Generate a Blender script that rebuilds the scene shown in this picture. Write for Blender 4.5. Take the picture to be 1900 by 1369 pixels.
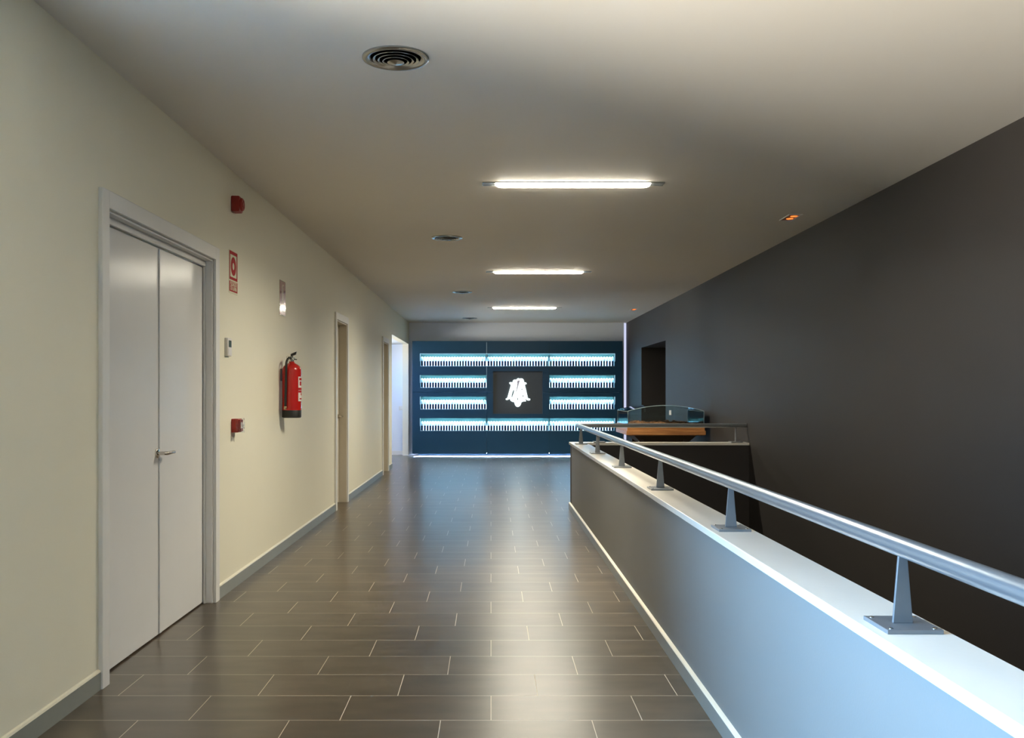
import bpy, bmesh, math, random
from mathutils import Vector, Matrix
random.seed(4)
for o in list(bpy.data.objects):
    bpy.data.objects.remove(o, do_unlink=True)
C = bpy.context.scene
COL = C.collection
PI = math.pi

# ------------------------------------------------------------------ camera, world, view
F_PX, VX, VY, EYE = 1750.0, 911.0, 729.0, 1.295     # focal length and vanishing point in a 1900x1369 frame
cam_d = bpy.data.cameras.new('camera')
cam = bpy.data.objects.new('camera', cam_d); COL.objects.link(cam)
cam.location = (0, 0, EYE); cam.rotation_euler = (PI/2, 0, 0)
cam_d.sensor_fit = 'HORIZONTAL'; cam_d.sensor_width = 36
cam_d.lens = 36*F_PX/1900
cam_d.shift_x = (950-VX)/1900
cam_d.shift_y = (VY-684.5)/1900
cam_d.clip_start = 0.05; cam_d.clip_end = 200
C.camera = cam

SKY = 17.0
W = bpy.data.worlds.new('daylight'); C.world = W; W.use_nodes = True
wn = W.node_tree.nodes; wl = W.node_tree.links
bg = wn['Background']
bg.inputs[1].default_value = SKY
tc = wn.new('ShaderNodeTexCoord'); sep = wn.new('ShaderNodeSeparateXYZ'); rp = wn.new('ShaderNodeValToRGB')
mr = wn.new('ShaderNodeMapRange'); mr.inputs[1].default_value = -1; mr.inputs[2].default_value = 1
wl.new(tc.outputs['Generated'], sep.inputs[0]); wl.new(sep.outputs[2], mr.inputs[0]); wl.new(mr.outputs[0], rp.inputs[0])
rp.color_ramp.elements[0].position = 0.485; rp.color_ramp.elements[0].color = (1.25, 1.08, 0.95, 1)
rp.color_ramp.elements[1].position = 0.505; rp.color_ramp.elements[1].color = (0.36, 0.62, 1.0, 1)
wl.new(rp.outputs[0], bg.inputs[0])

vs = C.view_settings
C.display_settings.display_device = 'sRGB'
vs.view_transform = 'Standard'; vs.look = 'None'; vs.gamma = 1; vs.exposure = 1.42
vs.use_curve_mapping = False

LAMP = 22.0        # ceiling tube lenses
LAMP_W = 33.0      # light each ceiling fitting throws downwards, in watts
def portal(loc, rot, sx, sy):
    d = bpy.data.lights.new('daylight_portal', 'AREA'); d.shape = 'RECTANGLE'; d.size = sx; d.size_y = sy
    d.cycles.is_portal = True
    o = bpy.data.objects.new('daylight_portal', d); COL.objects.link(o)
    o.location = loc; o.rotation_euler = rot
portal((-1.86, 1.55, 1.58), (0, -PI/2, 0), 1.7, 3.3)     # window behind and left of the camera
portal((-3.36, 17.9, 1.875), (0, -PI/2, 0), .65, 2.0)    # window at the end of the side corridor

# ------------------------------------------------------------------ geometry helpers
class MB:
    def __init__(s): s.v = []; s.f = []; s.m = []; s.sm = []; s.cm = 0
    def add(s, vs_, fs_, smooth=False):
        b = len(s.v); s.v += [Vector(p) for p in vs_]
        for f in fs_:
            s.f.append([b+i for i in f]); s.m.append(s.cm); s.sm.append(smooth)
        return s
    def box(s, x0, x1, y0, y1, z0, z1):
        return s.add([(x0,y0,z0),(x1,y0,z0),(x1,y1,z0),(x0,y1,z0),(x0,y0,z1),(x1,y0,z1),(x1,y1,z1),(x0,y1,z1)],
              [(0,3,2,1),(4,5,6,7),(0,1,5,4),(1,2,6,5),(2,3,7,6),(3,0,4,7)])
    def hexa(s, lo, hi):       # two quads of points, lower and upper
        return s.add(list(lo)+list(hi), [(0,3,2,1),(4,5,6,7),(0,1,5,4),(1,2,6,5),(2,3,7,6),(3,0,4,7)])
    def lathe(s, prof, c=(0,0,0), axis='z', n=24, smooth=True):
        vs_ = []; fs_ = []
        for (r, h) in prof:
            for k in range(n):
                a = 2*PI*k/n; p = (r*math.cos(a), r*math.sin(a), h)
                if axis == 'y': p = (p[0], h, p[1])
                if axis == 'x': p = (h, p[0], p[1])
                vs_.append((c[0]+p[0], c[1]+p[1], c[2]+p[2]))
        for i in range(len(prof)-1):
            for k in range(n):
                k2 = (k+1) % n
                fs_.append((i*n+k, i*n+k2, (i+1)*n+k2, (i+1)*n+k))
        if prof[0][0] > 1e-6: fs_.append(tuple(range(n))[::-1])
        if prof[-1][0] > 1e-6: fs_.append(tuple((len(prof)-1)*n+k for k in range(n)))
        return s.add(vs_, fs_, smooth)
    def tube(s, pts, r, n=12, smooth=True, caps=True):
        pts = [Vector(p) for p in pts]; rs = r if isinstance(r, (list, tuple)) else [r]*len(pts)
        vs_ = []; fs_ = []; up = None
        for i, p in enumerate(pts):
            t = (pts[min(i+1, len(pts)-1)]-pts[max(i-1, 0)]).normalized()
            if up is None:
                up = Vector((0,0,1)) if abs(t.z) < .9 else Vector((1,0,0))
            u = (up-t*up.dot(t)).normalized(); w = t.cross(u); up = u
            for k in range(n):
                a = 2*PI*k/n; vs_.append(p+(u*math.cos(a)+w*math.sin(a))*rs[i])
        for i in range(len(pts)-1):
            for k in range(n):
                k2 = (k+1) % n; fs_.append((i*n+k, i*n+k2, (i+1)*n+k2, (i+1)*n+k))
        if caps:
            fs_.append(tuple(range(n))[::-1]); fs_.append(tuple((len(pts)-1)*n+k for k in range(n)))
        return s.add(vs_, fs_, smooth)
    def cells(s, us, ws, holes, fn):   # grid of boxes leaving rectangular holes; fn(u0,u1,w0,w1) adds a box
        us = sorted(set(us + [h[0] for h in holes] + [h[1] for h in holes])); us = [u for u in us if us[0] <= u <= us[-1]]
        ws = sorted(set(ws + [h[2] for h in holes] + [h[3] for h in holes]))
        for i in range(len(us)-1):
            for j in range(len(ws)-1):
                cu = (us[i]+us[i+1])/2; cw = (ws[j]+ws[j+1])/2
                if any(h[0] < cu < h[1] and h[2] < cw < h[3] for h in holes): continue
                fn(us[i], us[i+1], ws[j], ws[j+1])
        return s
    def clean(s):              # weld and drop the faces buried between touching boxes
        key = {}; idx = []
        nv = []
        for p in s.v:
            k = (round(p.x, 5), round(p.y, 5), round(p.z, 5))
            if k not in key: key[k] = len(nv); nv.append(p)
            idx.append(key[k])
        fs = [[idx[i] for i in f] for f in s.f]
        cnt = {}
        for f in fs: cnt[frozenset(f)] = cnt.get(frozenset(f), 0)+1
        keep = [i for i, f in enumerate(fs) if cnt[frozenset(f)] == 1]
        s.v = nv; s.f = [fs[i] for i in keep]; s.m = [s.m[i] for i in keep]; s.sm = [s.sm[i] for i in keep]
        return s

ORG = {}
def empty(name, loc):
    o = bpy.data.objects.new(name, None); COL.objects.link(o); o.location = loc
    o.empty_display_size = .1
    ORG[o.name] = Vector(loc); return o
def link_mesh(name, me, parent, org):
    o = bpy.data.objects.new(name, me); COL.objects.link(o)
    if parent: o.parent = parent
    else: o.location = org
    ORG[o.name] = Vector(org)
    return o
def obj(name, mb, mats, parent=None, bevel=0, origin=None, seg=2):
    if not isinstance(mats, (list, tuple)): mats = [mats]
    if parent: org = ORG[parent.name]
    elif origin is not None: org = Vector(origin)
    else:
        xs = [p.x for p in mb.v]; ys = [p.y for p in mb.v]; zs = [p.z for p in mb.v]
        org = Vector(((min(xs)+max(xs))/2, (min(ys)+max(ys))/2, min(zs)))
    me = bpy.data.meshes.new(name)
    me.from_pydata([p-org for p in mb.v], [], mb.f)
    for m in mats: me.materials.append(m)
    for i, p in enumerate(me.polygons): p.material_index = mb.m[i]; p.use_smooth = mb.sm[i]
    me.validate(); me.update()
    o = link_mesh(name, me, parent, org)
    if any(mb.sm):
        me.set_sharp_from_angle(angle=math.radians(42))
    if bevel:
        b = o.modifiers.new('bevel', 'BEVEL'); b.width = bevel; b.segments = seg; b.limit_method = 'ANGLE'; b.angle_limit = .6
    return o
def tag(o, label, cat, group=None):
    o['label'] = label; o['category'] = cat
    if group: o['group'] = group
    return o
def struct(o, label=None):
    o['kind'] = 'structure'
    if label: o['label'] = label
    return o
def flat_shape(name, polys, depth, mat_, parent, place, bev=0.0):
    """polys: closed 2-D outlines (first the outline, then its holes); place maps (u,v,w) to world"""
    cu = bpy.data.curves.new('outline', 'CURVE'); cu.dimensions = '2D'; cu.fill_mode = 'BOTH'; cu.extrude = depth/2
    for pl in polys:
        sp = cu.splines.new('POLY'); sp.points.add(len(pl)-1)
        for i, (u, v) in enumerate(pl): sp.points[i].co = (u, v, 0, 1)
        sp.use_cyclic_u = True
    return curve_mesh(name, cu, mat_, parent, place)
def curve_mesh(name, cu, mat_, parent, place):
    t = bpy.data.objects.new('outline_source', cu); COL.objects.link(t)
    dg = bpy.context.evaluated_depsgraph_get(); dg.update()
    me = bpy.data.meshes.new_from_object(t.evaluated_get(dg))
    bpy.data.objects.remove(t, do_unlink=True)
    org = ORG[parent.name]
    for v in me.vertices: v.co = Vector(place(*v.co))-org
    me.materials.clear(); me.materials.append(mat_)
    me.name = name
    return link_mesh(name, me, parent, org)
def text_mesh(name, s, size, mat_, parent, place, sx=1.0, depth=.0006):
    cu = bpy.data.curves.new('lettering', 'FONT'); cu.body = s; cu.size = size; cu.align_x = 'CENTER'; cu.align_y = 'CENTER'
    cu.extrude = depth/2; cu.offset = size*.018
    return curve_mesh(name, cu, mat_, parent, lambda u, v, w: place(u*sx, v, w))

# ------------------------------------------------------------------ materials
def new_mat(name):
    m = bpy.data.materials.new(name); m.use_nodes = True
    return m, m.node_tree.nodes, m.node_tree.links, m.node_tree.nodes['Principled BSDF']
def mat(name, col, rough=.5, metal=0, var=.06, scale=6, bump=0.0, bscale=80, stretch=None, spec=.5, coat=0, trans=0, ior=1.45):
    m, n, l, b = new_mat(name)
    b.inputs['Roughness'].default_value = rough; b.inputs['Metallic'].default_value = metal
    b.inputs['Specular IOR Level'].default_value = spec
    b.inputs['Coat Weight'].default_value = coat
    b.inputs['Transmission Weight'].default_value = trans; b.inputs['IOR'].default_value = ior
    g = n.new('ShaderNodeNewGeometry'); mp = n.new('ShaderNodeMapping'); l.new(g.outputs['Position'], mp.inputs[0])
    if stretch: mp.inputs['Scale'].default_value = stretch
    nz = n.new('ShaderNodeTexNoise'); nz.inputs['Scale'].default_value = scale; nz.inputs['Detail'].default_value = 3
    l.new(mp.outputs[0], nz.inputs['Vector'])
    mx = n.new('ShaderNodeMix'); mx.data_type = 'RGBA'
    mx.inputs[6].default_value = tuple(c*(1-var) for c in col)+(1,); mx.inputs[7].default_value = tuple(min(1, c*(1+var)) for c in col)+(1,)
    l.new(nz.outputs['Fac'], mx.inputs[0]); l.new(mx.outputs[2], b.inputs['Base Color'])
    if bump:
        n2 = n.new('ShaderNodeTexNoise'); n2.inputs['Scale'].default_value = bscale; n2.inputs['Detail'].default_value = 2
        l.new(mp.outputs[0], n2.inputs['Vector'])
        bp = n.new('ShaderNodeBump'); bp.inputs['Strength'].default_value = bump; bp.inputs['Distance'].default_value = .002
        l.new(n2.outputs['Fac'], bp.inputs['Height']); l.new(bp.outputs[0], b.inputs['Normal'])
    return m
def emit(name, col, strength):
    m, n, l, b = new_mat(name)
    n.remove(b); e = n.new('ShaderNodeEmission'); e.inputs[0].default_value = col+(1,); e.inputs[1].default_value = strength
    l.new(e.outputs[0], n['Material Output'].inputs[0]); return m
def clear_glass(name, tint=(.93,.97,.96), refl=(.9,.95,1)):
    m, n, l, b = new_mat(name); n.remove(b)
    t = n.new('ShaderNodeBsdfTransparent'); t.inputs[0].default_value = tint+(1,)
    g = n.new('ShaderNodeBsdfGlossy'); g.inputs[0].default_value = refl+(1,); g.inputs['Roughness'].default_value = .03
    fr = n.new('ShaderNodeFresnel'); fr.inputs[0].default_value = 1.5
    mx = n.new('ShaderNodeMixShader'); l.new(fr.outputs[0], mx.inputs[0]); l.new(t.outputs[0], mx.inputs[1]); l.new(g.outputs[0], mx.inputs[2])
    l.new(mx.outputs[0], n['Material Output'].inputs[0]); return m

M = {}
M['wall'] = mat('painted_cream_wall', (.78,.745,.60), .55, var=.02, scale=2, bump=.12, bscale=140)
M['ceil'] = mat('painted_ceiling', (.78,.735,.665), .7, var=.02, scale=1.5, bump=.08, bscale=120)
M['endwall'] = mat('painted_white_wall', (.70,.75,.82), .6, var=.02, scale=2, bump=.1, bscale=120)
M['dark'] = mat('painted_charcoal_wall', (.025,.0215,.0200), .6, var=.05, scale=2, bump=.12, bscale=140)
M['parapet'] = mat('painted_grey_parapet', (.195,.19,.18), .55, var=.03, scale=2, bump=.1, bscale=140)
M['cap'] = mat('cream_coping_stone', (.76,.72,.64), .22, var=.03, scale=5, bump=.05, bscale=40)
M['trim'] = mat('white_lacquer_trim', (.74,.73,.70), .4, var=.02)
M['base'] = mat('grey_ceramic_skirting', (.22,.235,.215), .28, var=.08, scale=9)
M['basetop'] = mat('pale_skirting_edge', (.72,.68,.55), .3, var=.04)
M['leaf'] = mat('satin_door_leaf', (.72,.715,.70), .21, var=.015, spec=.22)
M['leaf2'] = mat('beige_door_leaf', (.62,.56,.45), .4, var=.02)
M['steel'] = mat('brushed_steel', (.34,.40,.46), .29, metal=.85, var=.02, scale=5)
M['post'] = mat('grey_metallic_paint', (.22,.235,.25), .38, metal=.55, var=.06, scale=20)
M['chrome'] = mat('polished_nickel', (.62,.58,.52), .14, metal=1, var=.04)
M['alu'] = mat('satin_aluminium', (.42,.43,.42), .25, metal=.9, var=.05, scale=10)
M['black'] = mat('black_rubber', (.018,.018,.016), .45, var=.1)
M['void'] = mat('dark_duct', (.02,.02,.02), .9, var=.1)
M['red'] = mat('fire_red_paint', (.42,.015,.012), .22, var=.04, coat=.3)
M['redplastic'] = mat('red_plastic', (.34,.02,.012), .38, var=.05)
M['signred'] = mat('sign_red', (.42,.012,.015), .6, var=.03, spec=.2)
M['signcream'] = mat('sign_photoluminescent_cream', (.70,.68,.50), .6, var=.02, spec=.2)
M['white'] = mat('white_plastic', (.72,.68,.64), .35, var=.02)
M['lcd'] = mat('grey_lcd', (.09,.12,.11), .12, var=.1)
M['brass'] = mat('brass', (.55,.45,.25), .3, metal=1)
M['panel'] = mat('blue_black_laminate', (.011,.048,.088), .42, var=.06, scale=3, spec=.3)
M['panelgrey'] = mat('slate_laminate', (.042,.048,.054), .5, var=.05, scale=3)
M['niche'] = mat('teal_niche_lining', (.004,.024,.021), .7, var=.05)
M['ledge'] = mat('pale_niche_edge', (.45,.60,.68), .3, var=.03)
M['light_panel'] = emit('backlit_panel', (.30,.64,1.0), 6.0)
M['led'] = emit('led_strip', (.34,.76,1.0), 110.0)
M['edge1'] = emit('edge_lit_acrylic', (.42,.72,.95), .33)
M['edge2'] = emit('dim_edge_lit_acrylic', (.16,.42,.48), .2)
M['mono'] = emit('lit_monogram', (.80,1.0,1.0), 1.1)
M['monogrey'] = mat('monogram_grey_inlay', (.55,.45,.50), .4)
M['footled'] = emit('blue_foot_led', (.50,.66,1.0), 70.0)
M['corner'] = emit('corner_light', (.70,.74,1.0), .33)
M['tube'] = emit('warm_white_tube', (1.0,.93,.76), LAMP)
M['amber'] = emit('amber_glow', (1.0,.22,.04), .6)
M['ambercup'] = mat('amber_reflector', (.5,.16,.05), .4)
M['bottle'] = mat('dark_bottle_glass', (.008,.010,.030), .4, var=.2, scale=20, spec=.15)
M['glass'] = clear_glass('clear_glass')
M['glassedge'] = mat('green_glass_edge', (.45,.55,.56), .1, var=.05)
M['paper'] = mat('white_card', (.85,.86,.85), .6, var=.02)
M['darkwood'] = mat('dark_stained_wood', (.035,.022,.014), .5, var=.2, scale=8)

m, n, l, b = new_mat('frosted_white_cap'); n.remove(b)
d = n.new('ShaderNodeBsdfDiffuse'); d.inputs[0].default_value = (.9,.97,1,1)
t = n.new('ShaderNodeBsdfTranslucent'); t.inputs[0].default_value = (.9,.97,1,1)
mx = n.new('ShaderNodeMixShader'); mx.inputs[0].default_value = .5
l.new(d.outputs[0], mx.inputs[1]); l.new(t.outputs[0], mx.inputs[2]); l.new(mx.outputs[0], n['Material Output'].inputs[0])
M['frost'] = m

m, n, l, b = new_mat('oiled_wood')      # wood grain along x
g = n.new('ShaderNodeNewGeometry'); mp = n.new('ShaderNodeMapping'); mp.inputs['Scale'].default_value = (1.2, 10, 22)
nz = n.new('ShaderNodeTexNoise'); nz.inputs['Scale'].default_value = 3; nz.inputs['Detail'].default_value = 6; nz.inputs['Distortion'].default_value = .6
cr = n.new('ShaderNodeValToRGB'); cr.color_ramp.elements[0].position = .3; cr.color_ramp.elements[1].position = .7
cr.color_ramp.elements[0].color = (.26,.10,.035,1); cr.color_ramp.elements[1].color = (.55,.26,.09,1)
l.new(g.outputs['Position'], mp.inputs[0]); l.new(mp.outputs[0], nz.inputs['Vector']); l.new(nz.outputs['Fac'], cr.inputs[0]); l.new(cr.outputs[0], b.inputs['Base Color'])
b.inputs['Roughness'].default_value = .35
M['wood'] = m

# transparent crinkled wrap over the call point
m, n, l, b = new_mat('clear_plastic_wrap'); n.remove(b)
t = n.new('ShaderNodeBsdfTransparent'); g2 = n.new('ShaderNodeBsdfGlossy'); g2.inputs['Roughness'].default_value = .08
fr = n.new('ShaderNodeFresnel'); fr.inputs[0].default_value = 1.6
mx = n.new('ShaderNodeMixShader'); l.new(fr.outputs[0], mx.inputs[0]); l.new(t.outputs[0], mx.inputs[1]); l.new(g2.outputs[0], mx.inputs[2])
g = n.new('ShaderNodeNewGeometry'); vz = n.new('ShaderNodeTexVoronoi'); vz.inputs['Scale'].default_value = 45
l.new(g.outputs['Position'], vz.inputs['Vector']); bp = n.new('ShaderNodeBump'); bp.inputs['Strength'].default_value = 1; bp.inputs['Distance'].default_value = .01
l.new(vz.outputs['Distance'], bp.inputs['Height']); l.new(bp.outputs[0], g2.inputs['Normal']); l.new(bp.outputs[0], fr.inputs['Normal'])
l.new(mx.outputs[0], n['Material Output'].inputs[0]); M['wrap'] = m

# glossy laminated sign face (reflects the ceiling tube)
def sign_mat(name, col):
    m = mat(name, col, .13, var=.03, bump=.25, bscale=14, coat=1.0); 
    m.node_tree.nodes['Principled BSDF'].inputs['Coat Roughness'].default_value = .06
    return m
M['glossred'] = sign_mat('laminated_red', (.33,.02,.02))
M['glosscream'] = sign_mat('laminated_cream', (.62,.60,.46))

# floor: 60x30 porcelain planks, each row shifted by a third
def floor_material():
    m, n, l, b = new_mat('brown_porcelain_tiles')
    g = n.new('ShaderNodeNewGeometry'); sp = n.new('ShaderNodeSeparateXYZ'); l.new(g.outputs['Position'], sp.inputs[0])
    def mth(op, a, b_=None, c=None):
        k = n.new('ShaderNodeMath'); k.operation = op
        for i, x in enumerate((a, b_, c)):
            if x is None: continue
            if isinstance(x, (int, float)): k.inputs[i].default_value = x
            else: l.new(x, k.inputs[i])
        return k.outputs[0]
    PY, PX, G = .3027, .5985, .0030
    v = mth('DIVIDE', mth('SUBTRACT', sp.outputs[1], 3.733), PY)
    row = mth('FLOOR', v); fv = mth('SUBTRACT', v, row)
    u = mth('DIVIDE', mth('SUBTRACT', sp.outputs[0], mth('MULTIPLY', row, PX/3)), PX)
    colm = mth('FLOOR', u); fu = mth('SUBTRACT', u, colm)
    dv = mth('MULTIPLY', mth('MINIMUM', fv, mth('SUBTRACT', 1, fv)), PY)
    du = mth('MULTIPLY', mth('MINIMUM', fu, mth('SUBTRACT', 1, fu)), PX)
    dist = mth('MINIMUM', du, dv)
    mk = n.new('ShaderNodeMapRange'); mk.inputs[1].default_value = G*.35; mk.inputs[2].default_value = G*.65
    l.new(dist, mk.inputs[0])      # 0 grout, 1 tile
    cb = n.new('ShaderNodeCombineXYZ'); l.new(row, cb.inputs[0]); l.new(colm, cb.inputs[1])
    wn_ = n.new('ShaderNodeTexWhiteNoise'); wn_.noise_dimensions = '3D'; l.new(cb.outputs[0], wn_.inputs['Vector'])
    # cloudy streaks along each tile, different on every tile
    off = n.new('ShaderNodeVectorMath'); off.operation = 'MULTIPLY'; off.inputs[1].default_value = (7, 7, 7); l.new(wn_.outputs['Color'], off.inputs[0])
    ad = n.new('ShaderNodeVectorMath'); l.new(g.outputs['Position'], ad.inputs[0]); l.new(off.outputs[0], ad.inputs[1])
    mp = n.new('ShaderNodeMapping'); mp.inputs['Scale'].default_value = (3.0, 8, 1); l.new(ad.outputs[0], mp.inputs[0])
    nz = n.new('ShaderNodeTexNoise'); nz.inputs['Scale'].default_value = 1.1; nz.inputs['Detail'].default_value = 3; nz.inputs['Roughness'].default_value = .5
    l.new(mp.outputs[0], nz.inputs['Vector'])
    cr = n.new('ShaderNodeValToRGB'); cr.color_ramp.elements[0].position = .3; cr.color_ramp.elements[1].position = .72
    cr.color_ramp.elements[0].color = (.046,.033,.020,1); cr.color_ramp.elements[1].color = (.088,.065,.042,1)
    l.new(nz.outputs['Fac'], cr.inputs[0])
    hs = n.new('ShaderNodeHueSaturation'); l.new(cr.outputs[0], hs.inputs['Color'])
    l.new(mth('MULTIPLY_ADD', wn_.outputs['Value'], .28, .86), hs.inputs['Value'])
    mx = n.new('ShaderNodeMix'); mx.data_type = 'RGBA'; mx.inputs[6].default_value = (.62,.54,.42,1)
    l.new(mk.outputs[0], mx.inputs[0]); l.new(hs.outputs[0], mx.inputs[7]); l.new(mx.outputs[2], b.inputs['Base Color'])
    b.inputs['Roughness'].default_value = .28
    b.inputs['Specular IOR Level'].default_value = .65
    h = mk.outputs[0]
    bp = n.new('ShaderNodeBump'); bp.inputs['Strength'].default_value = .35; bp.inputs['Distance'].default_value = .0015
    l.new(h, bp.inputs['Height']); l.new(bp.outputs[0], b.inputs['Normal'])
    return m
M['floor'] = floor_material()

# ------------------------------------------------------------------ room shell
XL, XR, YE, YB, HC = -1.716, 2.84, 19.75, -3.2, 2.767
PX0, PX1 = .888, 1.045         # parapet wall faces
RY0, RY1 = 10.38, 10.56        # return parapet faces
XW = -1.84                     # back of the left wall

f = MB()
f.box(XW, PX0+.02, YB, YE, -.25, 0)
f.box(PX0+.02, XR+.7, RY0+.02, YE, -.25, 0)
f.box(-3.5, XW, 16.2, YE, -.25, 0)
struct(obj('floor', f.clean(), M['floor']), 'floor of long brown porcelain tiles with pale grout')
struct(obj('floor_stairwell', MB().box(PX1, XR, YB, RY0, -3.2, -3.0), M['dark']))
struct(obj('ceiling', MB().box(XW, XR+.14, YB, YE+.2, HC, HC+.2), M['ceil']), 'plain painted ceiling')

D1 = (4.197, 5.820, 2.118); D2 = (10.42, 11.18, 2.110); D3 = (14.92, 15.66, 2.110)
CO = (16.32, 19.62, 2.312)      # corridor opening
WI = (-.05, 3.15, .75, 2.40)    # window opening behind the camera
f = MB()
f.cells([YB, YE], [0, HC], [(D1[0], D1[1], 0, D1[2]), (D2[0], D2[1], 0, D2[2]), (D3[0], D3[1], 0, D3[2]), (CO[0], CO[1], 0, CO[2]), WI],
    lambda a, b_, c, d_: f.box(XW, XL, a, b_, c, d_))
struct(obj('wall_left', f.clean(), M['wall']), 'long cream painted wall with doors')
f = MB()
for (a, b_, c) in (D1, D2, D3): f.box(XW-.10, XW-.012, a-.2, b_+.2, -.25, c+.2)
struct(obj('wall_added_leak_block', f, M['wall']))  # unseen backing, added to block sky light leaking through the door gaps
struct(obj('wall_back', MB().box(XW, XR+.14, YB-.15, YB, -3.2, HC), M['wall']))
SLOT = 2.782
struct(obj('wall_end', MB().box(XL, SLOT, YE, YE+.12, 0, HC), M['endwall']), 'pale wall behind the lit display wall')
# right wall with a dark opening
RO = (15.34, 17.80, 2.150)
f = MB()
f.cells([YB, YE+.2], [-3.2, HC], [(RO[0], RO[1], 0, RO[2])], lambda a, b_, c, d_: f.box(XR, XR+.14, a, b_, c, d_))
struct(obj('wall_right', f.clean(), M['dark']), 'tall charcoal wall beyond the stairwell')
f = MB()
f.box(XR+.14, XR+.60, RO[0]-.1, RO[0], 0, RO[2]+.1); f.box(XR+.14, XR+.60, RO[1], RO[1]+.1, 0, RO[2]+.1)
f.box(XR+.60, XR+.70, RO[0]-.1, RO[1]+.1, 0, RO[2]+.1); f.box(XR+.14, XR+.60, RO[0], RO[1], RO[2], RO[2]+.1)
struct(obj('wall_alcove', f, M['dark']), 'dark recess in the charcoal wall')
# parapet
struct(obj('wall_parapet', MB().box(PX0, PX1, YB, RY0, -3.2, .719), M['parapet']), 'low grey wall along the stairwell')
struct(obj('wall_parapet_return', MB().box(PX0, XR, RY0, RY1, -3.2, .719), M['dark']), 'low wall across the far end of the stairwell')
# the outside corner of the return keeps the corridor-side paint
f = MB()
f.add([(.873, YB, .719), (1.052, YB, .719), (1.052, RY0-.012, .719), (XR, RY0-.012, .719), (XR, RY1+.012, .719), (.873, RY1+.012, .719),
       (.873, YB, .747), (1.052, YB, .747), (1.052, RY0-.012, .747), (XR, RY0-.012, .747), (XR, RY1+.012, .747), (.873, RY1+.012, .747)],
      [(0,5,2,1), (5,4,3,2), (6,7,8,11), (8,9,10,11), (0,1,7,6), (1,2,8,7), (2,3,9,8), (3,4,10,9), (4,5,11,10), (5,0,6,11)])
struct(obj('trim_1', f, M['cap'], bevel=.003), 'pale coping along the top of the low wall')

# side corridor
f = MB()
f.box(-3.5, XL-.0, YE, YE+.12, 0, 2.45)
f.box(-3.5, XW, 16.08, 16.20, 0, 2.45)
struct(obj('wall_corridor', f, M['endwall']), 'bright white wall of the side corridor')
struct(obj('ceiling_corridor', MB().box(-3.5, XW, 16.2, YE, CO[2], CO[2]+.12), M['endwall']))

# windows (frames stand in the openings; daylight comes through them)
def window(name, x0, x1, y0, y1, z0, z1, mull):
    root = struct(empty(name, ((x0+x1)/2, (y0+y1)/2, z0)))
    w = .05; fr = MB()
    fr.box(x0, x1, y0, y0+w, z0, z1); fr.box(x0, x1, y1-w, y1, z0, z1)
    fr.box(x0, x1, y0+w, y1-w, z0, z0+w); fr.box(x0, x1, y0+w, y1-w, z1-w, z1)
    for k in range(1, mull): c = y0+(y1-y0)*k/mull; fr.box(x0, x1, c-w/2, c+w/2, z0+w, z1-w)
    obj('frame', fr, M['trim'], root, bevel=.003)
    obj('pane', MB().box((x0+x1)/2-.003, (x0+x1)/2+.003, y0+w, y1-w, z0+w, z1-w), M['glass'], root)
window('window_1', XW+.02, XW+.07, *WI, 2)
window('window_2', -3.45, -3.40, 16.9, 18.9, 1.55, 2.20, 2)
struct(obj('wall_corridor_end', MB().box(-3.48, -3.40, 16.2, YE, 0, 1.55).box(-3.48, -3.40, 18.9, YE, 1.55, CO[2]).box(-3.48, -3.40, 16.2, 16.9, 1.55, CO[2]).box(-3.48, -3.40, 16.9, 18.9, 2.20, CO[2]), M['endwall']))

# skirting
BH, BT = .085, .012
def skirting(name, y0, y1):
    root = struct(empty(name, (XL, (y0+y1)/2, 0)))
    obj('skirting_face', MB().box(XL, XL+BT, y0, y1, 0, BH-.008), M['base'], root)
    obj('skirting_edge', MB().hexa([(XL, y0, BH-.008), (XL+BT, y0, BH-.008), (XL+BT, y1, BH-.008), (XL, y1, BH-.008)],
                           [(XL, y0, BH+.004), (XL+BT-.004, y0, BH), (XL+BT-.004, y1, BH), (XL, y1, BH+.004)]), M['basetop'], root)
skirting('baseboard_left', YB, D1[0]-.077)
skirting('baseboard_left', D1[1]+.080, D2[0]-.080)
skirting('baseboard_left', D2[1]+.080, D3[0]-.080)
skirting('baseboard_left', D3[1]+.080, CO[0])
struct(obj('baseboard_corridor', MB().box(-3.39, XL-.01, YE-.014, YE, 0, .085), M['trim'], bevel=.003))
root = struct(empty('baseboard_parapet', (PX0, 3.5, 0)))
obj('skirting_face', MB().box(PX0-.018, PX0, YB, RY1+.015, 0, .066), M['base'], root)
obj('skirting_edge', MB().hexa([(PX0-.018, YB, .066), (PX0, YB, .066), (PX0, RY1+.015, .066), (PX0-.018, RY1+.015, .066)],
     [(PX0-.014, YB, .070), (PX0, YB, .074), (PX0, RY1+.015, .074), (PX0-.014, RY1+.015, .070)]), M['basetop'], root)

# ------------------------------------------------------------------ doors
def casing(root, y0, y1, zt, w=.077, p=.020, mat_=None):
    m_ = mat_ or M['trim']
    c = MB()
    c.box(XL, XL+p, y0-w, y0, 0, zt+w); c.box(XL, XL+p, y1, y1+w, 0, zt+w); c.box(XL, XL+p, y0, y1, zt, zt+w)
    obj('casing', c.clean(), m_, root, bevel=.002)
    return root
def lever(parent_root, x, y, z, d):      # x is the leaf face, d = +1 points towards greater y
    o = MB().lathe([(0.0, 0), (.026, 0), (.026, .007), (.022, .010), (.010, .010), (.010, .045), (0, .045)], (x, y, z), 'x', 24)
    pts = [(x+.040, y, z), (x+.052, y+.004*d, z), (x+.056, y+.018*d, z), (x+.056, y+.06*d, z), (x+.054, y+.118*d, z)]
    o.tube(pts, [.009, .010, .010, .009, .008], 12)
    return o
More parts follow.
